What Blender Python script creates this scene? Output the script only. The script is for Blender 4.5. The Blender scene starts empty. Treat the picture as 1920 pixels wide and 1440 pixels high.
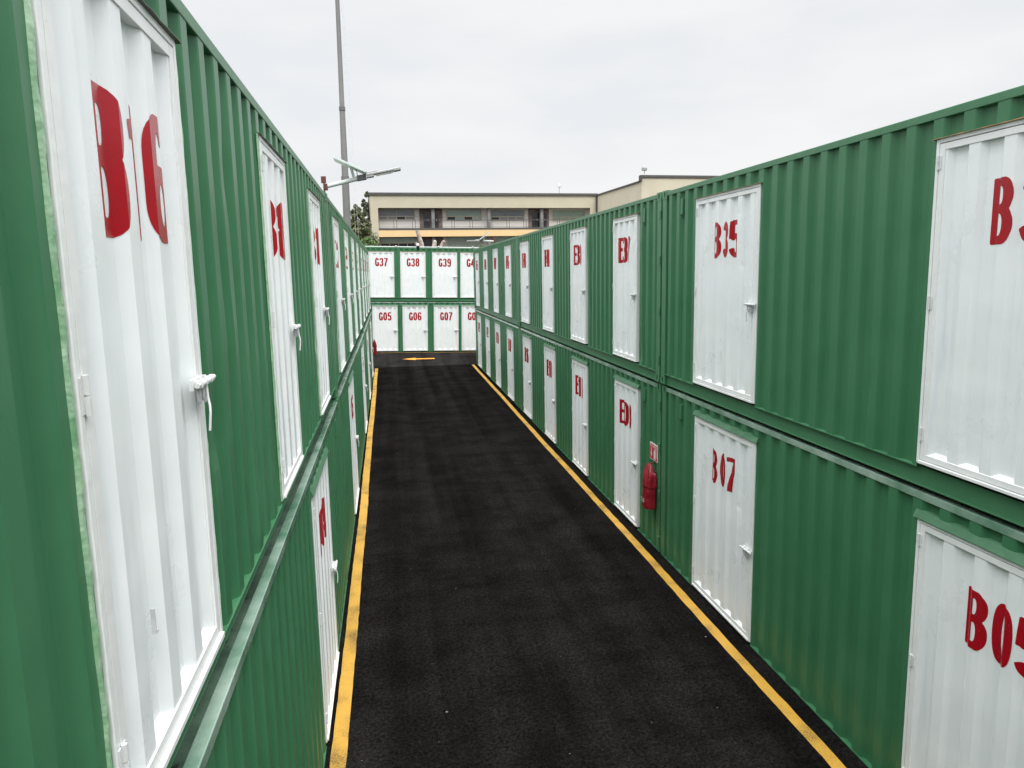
import bpy, bmesh, math, random
import numpy as np
from mathutils import Vector, Matrix
from mathutils.geometry import tessellate_polygon

R = math.radians
S = bpy.context.scene
C = bpy.data.collections.new('place'); S.collection.children.link(C)

# ------------------------------------------------------------------ camera
F, YAW, PITCH, ROLL, EYE = 1384.8, 0.15915, -0.15024, -0.01854, 4.266
fw = Vector((math.sin(YAW)*math.cos(PITCH), math.cos(YAW)*math.cos(PITCH), math.sin(PITCH)))
r0 = Vector((math.cos(YAW), -math.sin(YAW), 0)); u0 = r0.cross(fw)
rt = math.cos(ROLL)*r0 + math.sin(ROLL)*u0
up = -math.sin(ROLL)*r0 + math.cos(ROLL)*u0
cd = bpy.data.cameras.new('camera'); cam = bpy.data.objects.new('camera', cd); C.objects.link(cam)
cam.matrix_world = Matrix(((rt.x, up.x, -fw.x, 0), (rt.y, up.y, -fw.y, 0), (rt.z, up.z, -fw.z, EYE), (0, 0, 0, 1)))
cd.sensor_width = 36; cd.lens = F/1920*36; cd.clip_start = 0.05; cd.clip_end = 3000
S.camera = cam

# ------------------------------------------------------------------ world, sun, exposure
SUN_EL, SUN_AZ = R(54), R(170)
w = bpy.data.worlds.new('World'); S.world = w; w.use_nodes = True
nt = w.node_tree; nt.nodes.clear(); N = nt.nodes.new; LK = nt.links.new
out = N('ShaderNodeOutputWorld')
sky = N('ShaderNodeTexSky'); sky.sky_type = 'NISHITA'; sky.sun_disc = False
sky.sun_elevation = SUN_EL; sky.sun_rotation = SUN_AZ; sky.dust_density = 4
b1 = N('ShaderNodeBackground'); b1.inputs[1].default_value = 0.1; LK(sky.outputs[0], b1.inputs[0])
tc = N('ShaderNodeTexCoord'); sx = N('ShaderNodeSeparateXYZ'); LK(tc.outputs['Generated'], sx.inputs[0])
mp = N('ShaderNodeMapping'); mp.inputs['Scale'].default_value = (2.2, 2.2, 7.5); mp.inputs['Location'].default_value = (1.3, .4, .2)
LK(tc.outputs['Generated'], mp.inputs[0])
nz = N('ShaderNodeTexNoise'); nz.inputs['Scale'].default_value = 1.5; nz.inputs['Detail'].default_value = 5; nz.inputs['Roughness'].default_value = .5
LK(mp.outputs[0], nz.inputs['Vector'])
cr = N('ShaderNodeValToRGB'); e = cr.color_ramp.elements
e[0].position = .38; e[0].color = (.785, .797, .815, 1); e[1].position = .62; e[1].color = (.86, .86, .86, 1)
LK(nz.outputs['Fac'], cr.inputs[0])
zr = N('ShaderNodeValToRGB'); zr.color_ramp.interpolation = 'EASE'; ze = zr.color_ramp.elements      # overcast sky: brightest overhead
ze[0].position = 0; ze[0].color = (.182, .182, .182, 1); ze[1].position = 1; ze[1].color = (1, 1, 1, 1)
n2 = ze.new(.42); n2.color = (.180, .180, .180, 1)
LK(sx.outputs[2], zr.inputs[0])
mul = N('ShaderNodeMix'); mul.data_type = 'RGBA'; mul.blend_type = 'MULTIPLY'; mul.inputs[0].default_value = 1
LK(cr.outputs[0], mul.inputs[6]); LK(zr.outputs[0], mul.inputs[7])
b2 = N('ShaderNodeBackground'); b2.inputs[1].default_value = 2.9; LK(mul.outputs[2], b2.inputs[0])
mx = N('ShaderNodeMixShader'); mx.inputs[0].default_value = .95
LK(b1.outputs[0], mx.inputs[1]); LK(b2.outputs[0], mx.inputs[2]); LK(mx.outputs[0], out.inputs[0])
sd = bpy.data.lights.new('sun', 'SUN'); sd.energy = 0.85; sd.angle = R(18); sd.color = (1, .97, .93)
so = bpy.data.objects.new('sun', sd); C.objects.link(so); so.rotation_euler = (R(90)-SUN_EL, 0, math.pi-SUN_AZ)
S.view_settings.view_transform = 'Standard'; S.view_settings.look = 'None'
S.view_settings.exposure = 1.05; S.view_settings.gamma = 1

# ------------------------------------------------------------------ materials
def nodes(name):
    m = bpy.data.materials.new(name); m.use_nodes = True
    t = m.node_tree; b = t.nodes['Principled BSDF']
    return m, t, b
def paint(name, col, col2, rough=.4, scale=1.2, bump=.0, bscale=2.5, fine=.0, specks=None, spk=.62, streak=None, coat=0.0, spec=.5):
    """painted metal / plaster: slow mottling, soft bumps, optional specks and vertical streaks"""
    m, t, b = nodes(name); n = t.nodes.new; l = t.links.new
    tc = n('ShaderNodeTexCoord')
    a = n('ShaderNodeTexNoise'); a.inputs['Scale'].default_value = scale; a.inputs['Detail'].default_value = 6; a.inputs['Roughness'].default_value = .6
    l(tc.outputs['Object'], a.inputs['Vector'])
    rp = n('ShaderNodeValToRGB'); rp.color_ramp.elements[0].position = .35; rp.color_ramp.elements[1].position = .68
    rp.color_ramp.elements[0].color = (*col, 1); rp.color_ramp.elements[1].color = (*col2, 1)
    l(a.outputs['Fac'], rp.inputs[0]); cur = rp.outputs[0]
    if streak:
        mp = n('ShaderNodeMapping'); mp.inputs['Scale'].default_value = (9, 9, .55); l(tc.outputs['Object'], mp.inputs[0])
        s = n('ShaderNodeTexNoise'); s.inputs['Scale'].default_value = 1.6; s.inputs['Detail'].default_value = 4; l(mp.outputs[0], s.inputs['Vector'])
        r2 = n('ShaderNodeValToRGB'); r2.color_ramp.elements[0].position = .56; r2.color_ramp.elements[1].position = .8
        r2.color_ramp.elements[0].color = (0, 0, 0, 1); r2.color_ramp.elements[1].color = (.5, .5, .5, 1); l(s.outputs['Fac'], r2.inputs[0])
        q = n('ShaderNodeMix'); q.data_type = 'RGBA'; l(r2.outputs[0], q.inputs[0]); l(cur, q.inputs[6]); q.inputs[7].default_value = (*streak, 1); cur = q.outputs[2]
    if specks:
        s = n('ShaderNodeTexNoise'); s.inputs['Scale'].default_value = 26; s.inputs['Detail'].default_value = 5; s.inputs['Roughness'].default_value = .65; l(tc.outputs['Object'], s.inputs['Vector'])
        r2 = n('ShaderNodeValToRGB'); r2.color_ramp.elements[0].position = spk; r2.color_ramp.elements[1].position = spk+.05
        r2.color_ramp.elements[0].color = (0, 0, 0, 1); r2.color_ramp.elements[1].color = (1, 1, 1, 1); l(s.outputs['Fac'], r2.inputs[0])
        q = n('ShaderNodeMix'); q.data_type = 'RGBA'; l(r2.outputs[0], q.inputs[0]); l(cur, q.inputs[6]); q.inputs[7].default_value = (*specks, 1); cur = q.outputs[2]
    l(cur, b.inputs['Base Color'])
    rr = n('ShaderNodeMapRange'); rr.inputs[3].default_value = max(.03, rough-.1); rr.inputs[4].default_value = rough+.12
    l(a.outputs['Fac'], rr.inputs[0]); l(rr.outputs[0], b.inputs['Roughness'])
    b.inputs['Coat Weight'].default_value = coat; b.inputs['Coat Roughness'].default_value = .12
    b.inputs['Specular IOR Level'].default_value = spec
    prev = None
    if bump:
        c = n('ShaderNodeTexNoise'); c.inputs['Scale'].default_value = bscale; c.inputs['Detail'].default_value = 2; l(tc.outputs['Object'], c.inputs['Vector'])
        bp = n('ShaderNodeBump'); bp.inputs['Strength'].default_value = 1; bp.inputs['Distance'].default_value = bump
        l(c.outputs['Fac'], bp.inputs['Height']); prev = bp
    if fine:
        c = n('ShaderNodeTexNoise'); c.inputs['Scale'].default_value = 90; c.inputs['Detail'].default_value = 3; l(tc.outputs['Object'], c.inputs['Vector'])
        bp = n('ShaderNodeBump'); bp.inputs['Strength'].default_value = 1; bp.inputs['Distance'].default_value = fine
        l(c.outputs['Fac'], bp.inputs['Height'])
        if prev: l(prev.outputs[0], bp.inputs['Normal'])
        prev = bp
    if prev: l(prev.outputs[0], b.inputs['Normal'])
    return m
def plain(name, col, rough=.5, metal=0.0, spec=.5):
    m, t, b = nodes(name); b.inputs['Base Color'].default_value = (*col, 1); b.inputs['Roughness'].default_value = rough
    b.inputs['Metallic'].default_value = metal; b.inputs['Specular IOR Level'].default_value = spec
    return m
def dented(name, col, col2, rough):
    """white door paint: mottled, with a few soft sharp-edged dents"""
    m = paint(name, col, col2, rough, scale=.9, bump=.012, bscale=2.2, fine=.0004, streak=(.62, .66, .72))
    t = m.node_tree; n = t.nodes.new; l = t.links.new; b = t.nodes['Principled BSDF']
    last = b.inputs['Normal'].links[0].from_socket
    tc = n('ShaderNodeTexCoord'); v = n('ShaderNodeTexVoronoi'); v.inputs['Scale'].default_value = 1.9; l(tc.outputs['Object'], v.inputs['Vector'])
    r = n('ShaderNodeMapRange'); r.inputs[1].default_value = .0; r.inputs[2].default_value = .13; r.inputs[3].default_value = 0; r.inputs[4].default_value = 1; r.interpolation_type = 'SMOOTHSTEP'
    l(v.outputs['Distance'], r.inputs[0])
    bp = n('ShaderNodeBump'); bp.inputs['Strength'].default_value = .7; bp.inputs['Distance'].default_value = .010
    l(r.outputs[0], bp.inputs['Height']); l(last, bp.inputs['Normal']); l(bp.outputs[0], b.inputs['Normal'])
    return m
M = {}
M['green'] = paint('green_paint', (.041, .158, .073), (.052, .179, .085), .36, scale=1.4, bump=.007, bscale=2.0, fine=.0003, streak=(.056, .165, .080), specks=(.10, .20, .12), spk=.73, spec=.36)
M['green_rail'] = paint('green_rail_paint', (.046, .168, .078), (.060, .192, .092), .40, scale=2.2, bump=.004, bscale=9, fine=.0006)
M['green_low'] = paint('green_ledge_paint_sheen', (.060, .180, .105), (.32, .43, .36), .20, scale=2.0, bump=.005, bscale=7, fine=.0008, specks=(.02, .025, .02), spk=.66, coat=.35)  # green paint with dark specks; pale mottling is wet sky sheen painted into the colour
M['green_stain'] = paint('stained_green_paint', (.050, .085, .058), (.12, .20, .14), .35, scale=5, bump=.004, bscale=12, specks=(.010, .012, .010), spk=.60, coat=.4)
M['green_trim'] = paint('green_trim_paint', (.052, .150, .080), (.080, .195, .108), .42, scale=5, bump=.006, bscale=14, fine=.0012)
M['brushed'] = paint('brushed_light_green', (.16, .36, .18), (.42, .58, .42), .35, scale=11, bump=.006, bscale=30, specks=(.04, .12, .05), spk=.67, coat=.3)
M['white'] = dented('white_door_paint', (.80, .84, .845), (.86, .885, .885), .28)
M['white_frame'] = paint('white_frame_paint', (.76, .78, .77), (.83, .84, .83), .34, scale=3, bump=.003, bscale=12, specks=(.40, .27, .15), spk=.70)
M['white_metal'] = paint('white_painted_iron', (.58, .60, .60), (.74, .75, .74), .35, scale=14, specks=(.25, .2, .15), spk=.7)
M['grey_iron'] = paint('grey_white_iron', (.38, .40, .41), (.62, .63, .63), .4, scale=14)
M['red'] = paint('red_number_paint', (.40, .004, .014), (.33, .003, .010), .24, scale=7, fine=.0003)
M['roof'] = paint('dusty_roof_paint', (.20, .23, .20), (.34, .35, .31), .7, scale=6, bump=.008, bscale=10, specks=(.10, .09, .07), spk=.55)
M['rust'] = paint('rusty_flashing', (.13, .16, .08), (.34, .17, .07), .7, scale=9, fine=.002, specks=(.06, .04, .02), spk=.6)
M['green_strip'] = paint('weathered_strip', (.05, .075, .05), (.10, .11, .075), .5, scale=9, specks=(.10, .05, .03), spk=.62)
M['dark'] = plain('dark_interior', (.006, .008, .007), .9)
M['rubber'] = plain('dark_gasket', (.012, .014, .013), .8)

def asphalt(name, c1, c2, grain=.55):
    m, t, b = nodes(name); n = t.nodes.new; l = t.links.new
    tc = n('ShaderNodeTexCoord')
    def noise(sc, det, ro, mapscale=None):
        q = n('ShaderNodeTexNoise'); q.inputs['Scale'].default_value = sc; q.inputs['Detail'].default_value = det; q.inputs['Roughness'].default_value = ro
        if mapscale:
            mp = n('ShaderNodeMapping'); mp.inputs['Scale'].default_value = mapscale; l(tc.outputs['Object'], mp.inputs[0]); l(mp.outputs[0], q.inputs['Vector'])
        else: l(tc.outputs['Object'], q.inputs['Vector'])
        return q
    def rng(src, a0, a1, b0, b1):
        q = n('ShaderNodeMapRange'); q.inputs[1].default_value = a0; q.inputs[2].default_value = a1; q.inputs[3].default_value = b0; q.inputs[4].default_value = b1; l(src, q.inputs[0]); return q.outputs[0]
    def mult(cur, f):
        q = n('ShaderNodeMix'); q.data_type = 'RGBA'; q.blend_type = 'MULTIPLY'; q.inputs[0].default_value = 1; l(cur, q.inputs[6]); l(f, q.inputs[7]); return q.outputs[2]
    big = noise(1.1, 8, .65)
    rp = n('ShaderNodeValToRGB'); rp.color_ramp.elements[0].position = .38; rp.color_ramp.elements[1].position = .64
    rp.color_ramp.elements[0].color = (*c1, 1); rp.color_ramp.elements[1].color = (*c2, 1); l(big.outputs['Fac'], rp.inputs[0])
    cur = rp.outputs[0]
    gr = noise(95, 3, .8); mid = noise(27, 6, .8)
    cur = mult(cur, rng(gr.outputs['Fac'], .32, .68, 1-grain, 1+grain*1.4))
    cur = mult(cur, rng(mid.outputs['Fac'], .36, .64, .42, 1.8))
    cur = mult(cur, rng(noise(1.0, 4, .55, (1.9, .05, 1)).outputs['Fac'], .36, .66, .72, 1.4))     # tyre tracks along the lane
    cur = mult(cur, rng(noise(1.0, 5, .6, (.8, 4.5, 1)).outputs['Fac'], .55, .72, 1.0, .72))        # roller marks across it
    for sc, th, colr, gate in ((7.0, .060, (.13, .125, .12), .82), (2.3, .035, (.20, .19, .17), .75)):
        sp = n('ShaderNodeTexVoronoi'); sp.inputs['Scale'].default_value = sc; l(tc.outputs['Object'], sp.inputs['Vector'])
        f = rng(sp.outputs['Distance'], th*.5, th, 1, 0)
        sep = n('ShaderNodeSeparateColor'); l(sp.outputs['Color'], sep.inputs[0])
        g = n('ShaderNodeMath'); g.operation = 'GREATER_THAN'; g.inputs[1].default_value = gate; l(sep.outputs[0], g.inputs[0])
        mm = n('ShaderNodeMath'); mm.operation = 'MULTIPLY'; l(f, mm.inputs[0]); l(g.outputs[0], mm.inputs[1])
        q = n('ShaderNodeMix'); q.data_type = 'RGBA'; l(mm.outputs[0], q.inputs[0]); l(cur, q.inputs[6]); q.inputs[7].default_value = (*colr, 1); cur = q.outputs[2]
    l(cur, b.inputs['Base Color'])
    b.inputs['Roughness'].default_value = .9; b.inputs['Specular IOR Level'].default_value = .0
    bp = n('ShaderNodeBump'); bp.inputs['Strength'].default_value = 1; bp.inputs['Distance'].default_value = .008; l(mid.outputs['Fac'], bp.inputs['Height'])
    b2_ = n('ShaderNodeBump'); b2_.inputs['Strength'].default_value = 1; b2_.inputs['Distance'].default_value = .003; l(gr.outputs['Fac'], b2_.inputs['Height']); l(bp.outputs[0], b2_.inputs['Normal'])
    l(b2_.outputs[0], b.inputs['Normal'])
    return m
M['asphalt'] = asphalt('asphalt', (.0052, .0049, .0047), (.0096, .0090, .0086), .75)
M['asphalt2'] = asphalt('asphalt_cross', (.013, .012, .0115), (.021, .0195, .0185), .5)
def marking(name, col, wear):
    m, t, b = nodes(name); n = t.nodes.new; l = t.links.new
    tc = n('ShaderNodeTexCoord')
    g = n('ShaderNodeTexNoise'); g.inputs['Scale'].default_value = 95; g.inputs['Detail'].default_value = 5; g.inputs['Roughness'].default_value = .75; l(tc.outputs['Object'], g.inputs['Vector'])
    g2 = n('ShaderNodeTexNoise'); g2.inputs['Scale'].default_value = 2.2; g2.inputs['Detail'].default_value = 4; l(tc.outputs['Object'], g2.inputs['Vector'])
    ad = n('ShaderNodeMath'); ad.operation = 'MULTIPLY_ADD'; ad.inputs[1].default_value = .55; l(g2.outputs['Fac'], ad.inputs[0]); l(g.outputs['Fac'], ad.inputs[2])
    rp = n('ShaderNodeValToRGB'); rp.color_ramp.elements[0].position = wear; rp.color_ramp.elements[1].position = wear+.09
    rp.color_ramp.elements[0].color = (*col, 1); rp.color_ramp.elements[1].color = (.07, .045, .015, 1)
    l(ad.outputs[0], rp.inputs[0]); l(rp.outputs[0], b.inputs['Base Color']); b.inputs['Roughness'].default_value = .6
    bp = n('ShaderNodeBump'); bp.inputs['Distance'].default_value = .004; l(g.outputs['Fac'], bp.inputs['Height']); l(bp.outputs[0], b.inputs['Normal'])
    return m
M['yellow'] = marking('yellow_line_paint', (.56, .31, .035), .81)
M['orange'] = marking('orange_arrow_paint', (.85, .31, .015), .9)

# ------------------------------------------------------------------ mesh helpers
class MB:
    def __init__(s): s.v = []; s.f = []; s.m = []
    def face(s, pts, mi=0):
        k = len(s.v); s.v += [tuple(p) for p in pts]; s.f.append(tuple(range(k, k+len(pts)))); s.m.append(mi)
    def box(s, x0, x1, y0, y1, z0, z1, mi=0):
        k = len(s.v)
        s.v += [(x0, y0, z0), (x1, y0, z0), (x1, y1, z0), (x0, y1, z0), (x0, y0, z1), (x1, y0, z1), (x1, y1, z1), (x0, y1, z1)]
        for q in ((0, 3, 2, 1), (4, 5, 6, 7), (0, 1, 5, 4), (1, 2, 6, 5), (2, 3, 7, 6), (3, 0, 4, 7)):
            s.f.append(tuple(k+i for i in q)); s.m.append(mi)
    def tube(s, pts, rad, n=10, mi=0, cap=True):
        pts = [Vector(p) for p in pts]; rs = rad if isinstance(rad, (list, tuple)) else [rad]*len(pts)
        k0 = len(s.v); a = None
        for i, p in enumerate(pts):
            d = (pts[min(i+1, len(pts)-1)]-pts[max(i-1, 0)]).normalized()
            if a is None: a = d.orthogonal().normalized()
            else: a = (a-d*a.dot(d)).normalized()
            b = d.cross(a)
            for j in range(n):
                t = 2*math.pi*j/n; s.v.append(tuple(p+(a*math.cos(t)+b*math.sin(t))*rs[i]))
        for i in range(len(pts)-1):
            for j in range(n):
                j2 = (j+1) % n
                s.f.append((k0+i*n+j, k0+i*n+j2, k0+(i+1)*n+j2, k0+(i+1)*n+j)); s.m.append(mi)
        if cap:
            s.f.append(tuple(k0+j for j in reversed(range(n)))); s.m.append(mi)
            s.f.append(tuple(k0+(len(pts)-1)*n+j for j in range(n))); s.m.append(mi)
    def plate(s, outer, holes, mapf, th, mi=0):
        """flat plate with holes; outline in 2D, mapf(a,b,d)->3D, thickness th"""
        loops = [outer]+holes; flat = [p for L in loops for p in L]
        tris = tessellate_polygon([[Vector((a, b, 0)) for a, b in L] for L in loops])
        for d, rev in ((0, False), (th, True)):
            for t in tris:
                q = [mapf(*flat[i], d) for i in t]
                s.face(q[::-1] if rev else q, mi)
        for L in loops:
            for i in range(len(L)):
                a, b = L[i], L[(i+1) % len(L)]
                s.face([mapf(*a, 0), mapf(*b, 0), mapf(*b, th), mapf(*a, th)], mi)
    def build(s, name, mats, parent=None, smooth=False, bevel=0, fix=True):
        me = bpy.data.meshes.new(name); me.from_pydata(s.v, [], s.f)
        mats = mats if isinstance(mats, (list, tuple)) else [mats]
        for m in mats: me.materials.append(m)
        for p, i in zip(me.polygons, s.m): p.material_index = i
        if fix:
            bm = bmesh.new(); bm.from_mesh(me)
            bmesh.ops.remove_doubles(bm, verts=bm.verts, dist=1e-5)
            bmesh.ops.recalc_face_normals(bm, faces=bm.faces); bm.to_mesh(me); bm.free()
        if smooth:
            for p in me.polygons: p.use_smooth = True
        o = bpy.data.objects.new(name, me); C.objects.link(o)
        if parent: o.parent = parent
        if bevel:
            b = o.modifiers.new('bevel', 'BEVEL'); b.width = bevel; b.segments = 2; b.limit_method = 'ANGLE'; b.angle_limit = R(40)
        if smooth:
            try: me.shade_smooth(); me.set_sharp_from_angle(angle=R(38))
            except Exception: pass
        return o
def empty(name, loc=(0, 0, 0), rot=(0, 0, 0), parent=None):
    o = bpy.data.objects.new(name, None); C.objects.link(o); o.location = loc; o.rotation_euler = rot; o.empty_display_size = .2
    if parent: o.parent = parent
    return o
def tag(o, label=None, cat=None, group=None, kind=None):
    for k, v in (('label', label), ('category', cat), ('group', group), ('kind', kind)):
        if v: o[k] = v
    return o
def ell(cx, cy, rx, ry, n=20, p=2.0):
    return [(cx+rx*math.copysign(abs(math.cos(t))**(2/p), math.cos(t)), cy+ry*math.copysign(abs(math.sin(t))**(2/p), math.sin(t))) for t in [2*math.pi*i/n for i in range(n)]]

# ------------------------------------------------------------------ painted lettering (condensed bold)
def arc(cx, cy, rx, ry, a0, a1, n=22, p=2.3):
    o = []
    for i in range(n+1):
        t = R(a0+(a1-a0)*i/n); c, s_ = math.cos(t), math.sin(t)
        o.append((cx+rx*math.copysign(abs(c)**(2/p), c), cy+ry*math.copysign(abs(s_)**(2/p), s_)))
    return o
TX, TY = .090, .068
XL_, XR_ = TX, .455-TX
CX = .2275; RX = (XR_-XL_)/2
GL = {
 '0': [arc(CX, .5, RX, .44, 0, 360, 44)],
 '1': [[(.29, 0), (.29, 1)], [(.06, .77), (.17, .79), (.25, .87), (.28, .97)]],
 '2': [arc(CX, .70, RX, .24, 185, 0, 20)+[(.36, .60), (.28, .42), (.15, .25), (.085, .10)], [(.03, .06), (.42, .06)]],
 '3': [arc(CX, .73, RX*.93, .21, 170, -75, 22), arc(CX, .285, RX, .225, 75, -170, 22)],
 '4': [[(.31, 0), (.31, 1)], [(.0, .27), (.455, .27)], [(.065, .25), (.28, .97)]],
 '5': [[(.09, .94), (.40, .94)], [(.115, .97), (.085, .50)], arc(CX, .32, RX, .26, 142, -165, 26)],
 '6': [arc(CX, .30, RX, .24, 0, 360, 34), arc(CX, .68, RX, .26, 20, 180, 18)+[(XL_, .3)]],
 '7': [[(.02, .94), (.43, .94)], [(.385, .93), (.30, .70), (.22, .42), (.17, .18), (.16, 0)]],
 '8': [arc(CX, .73, RX*.92, .21, 0, 360, 30), arc(CX, .285, RX, .225, 0, 360, 30)],
 '9': [arc(CX, .70, RX, .24, 0, 360, 34), arc(CX, .32, RX, .26, 200, 360, 18)+[(XR_, .7)]],
 'B': [[(XL_, 0), (XL_, 1)], [(XL_, .94), (.20, .94)]+arc(.22, .735, RX*.93, .205, 90, -90, 16)+[(.20, .53), (XL_, .53)],
       [(XL_, .53), (.20, .53)]+arc(.22, .295, RX, .235, 90, -90, 16)+[(.20, .06), (XL_, .06)]],
 'E': [[(XL_, 0), (XL_, 1)], [(XL_+.035, 0), (XL_+.035, 1)], [(XL_, .94), (.41, .94)], [(XL_, .53), (.385, .53)], [(XL_, .06), (.42, .06)]],
 'G': [arc(CX, .5, RX, .44, 28, 332, 40)+[(.372, .30)], [(.372, .04), (.372, .46)], [(.25, .44), (.43, .44)]],
 'X': [[(.03, 0), (.41, 1)], [(.41, 0), (.03, 1)]], 'T': [[(.22, 0), (.22, 1)], [(0, .94), (.44, .94)]],
 'I': [[(.22, 0), (.22, 1)]], 'N': [[(XL_, 0), (XL_, 1)], [(XR_, 0), (XR_, 1)], [(XL_, .95), (XR_, .05)]],
 'O': [arc(CX, .5, RX, .44, 0, 360, 44)],
 'R': [[(XL_, 0), (XL_, 1)], [(XL_, .94), (.20, .94)]+arc(.22, .72, RX*.95, .22, 90, -90, 16)+[(.20, .50), (XL_, .50)], [(.22, .5), (.38, 0)]],
}
_gc = {}
def glyph(ch, nx=26, ny=52):
    """filled outline of one letter: signed field of its strokes, clipped cell by cell"""
    if ch in _gc: return _gc[ch]
    W = .48; gx = np.linspace(-.02, W, nx+1); gy = np.linspace(-.02, 1.02, ny+1)
    X, Y = np.meshgrid(gx, gy); D = np.full(X.shape, 1e9)
    for path in GL[ch]:
        P = np.array(path); closed = np.hypot(*(P[0]-P[-1])) < 1e-6
        for i in range(len(P)-1):
            a, b = P[i], P[i+1]; d = b-a; L = np.hypot(*d)
            if L < 1e-6: continue
            d = d/L; tt = (X-a[0])*d[0]+(Y-a[1])*d[1]; tc = np.clip(tt, 0, L)
            ex = (X-a[0]-tc*d[0]); ey = (Y-a[1]-tc*d[1])
            h = .5*(TX+TY)
            dist = np.sqrt((ex/TX)**2+(ey/TY)**2)*h-h
            if i == 0 and not closed: dist = np.maximum(dist, -tt)
            if i == len(P)-2 and not closed: dist = np.maximum(dist, tt-L)
            D = np.minimum(D, dist)
    D = np.maximum(D, np.maximum(-Y, Y-1))
    D = np.where(np.abs(D) < 1e-5, 1e-5, D)
    polys = []
    for j in range(ny):
        for i in range(nx):
            c = [(gx[i], gy[j], D[j, i]), (gx[i+1], gy[j], D[j, i+1]), (gx[i+1], gy[j+1], D[j+1, i+1]), (gx[i], gy[j+1], D[j+1, i])]
            if all(q[2] > 0 for q in c): continue
            po = []
            for k in range(4):
                a, b = c[k], c[(k+1) % 4]
                if a[2] <= 0: po.append((a[0], a[1]))
                if (a[2] <= 0) != (b[2] <= 0):
                    t = a[2]/(a[2]-b[2]); po.append((a[0]+t*(b[0]-a[0]), a[1]+t*(b[1]-a[1])))
            if len(po) >= 3: polys.append(po)
    _gc[ch] = polys
    return polys
_tc = {}
def text_mesh(txt, x0, z0, h, wscale, folds, prof, name, mat, gap=.055):
    """letters laid on a folded sheet: cut at each fold, then pressed onto it"""
    key = (txt, round(x0, 3), round(z0, 3), round(h, 3), name, id(prof))
    if key in _tc: return _tc[key]
    bm = bmesh.new(); x = x0
    for ch in txt:
        if ch != ' ':
            vm = {}
            for po in glyph(ch):
                vs = []
                for a, b in po:
                    k = (round(a, 5), round(b, 5))
                    if k not in vm: vm[k] = bm.verts.new((x+a*h*wscale, 0, z0+b*h))
                    if vm[k] not in vs: vs.append(vm[k])
                if len(vs) >= 3:
                    try: bm.faces.new(vs)
                    except ValueError: pass
        x += (.455+gap)*h*wscale
    bmesh.ops.recalc_face_normals(bm, faces=bm.faces)
    for f in bm.faces:
        if f.normal.y > 0: f.normal_flip()
    bmesh.ops.dissolve_limit(bm, angle_limit=R(.5), verts=bm.verts, edges=bm.edges)
    for u in folds:
        bmesh.ops.bisect_plane(bm, geom=bm.verts[:]+bm.edges[:]+bm.faces[:], plane_co=(u, 0, 0), plane_no=(1, 0, 0), dist=1e-5)
    bmesh.ops.triangulate(bm, faces=bm.faces)
    for v in bm.verts: v.co.y = prof(v.co.x)-.0016
    me = bpy.data.meshes.new(name); bm.to_mesh(me); bm.free(); me.materials.append(mat)
    _tc[key] = me
    return me

# ------------------------------------------------------------------ corrugation
PER = .283; OF, SL = .104, .038        # outer flat, slope, (inner flat = rest)
IN_ = PER-OF-2*SL; DEP = .042; DDEP = .032
def prof_at(t):
    t = t % PER
    if t < OF: return 0
    if t < OF+SL: return DEP*(t-OF)/SL
    if t < OF+SL+IN_: return DEP
    return DEP*(1-(t-OF-SL-IN_)/SL)
def fold_list(a, b, ph):
    o = []; k = math.floor((a-ph)/PER)-1
    while True:
        base = ph+k*PER
        if base > b: break
        for q in (0, OF, OF+SL, OF+SL+IN_):
            u = base+q
            if a+1e-4 < u < b-1e-4: o.append(u)
        k += 1
    return o
L = 12.18; CH = 2.735; CW = 2.438
D0, D1 = .18, 2.515                     # door bottom and top inside the container

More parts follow.
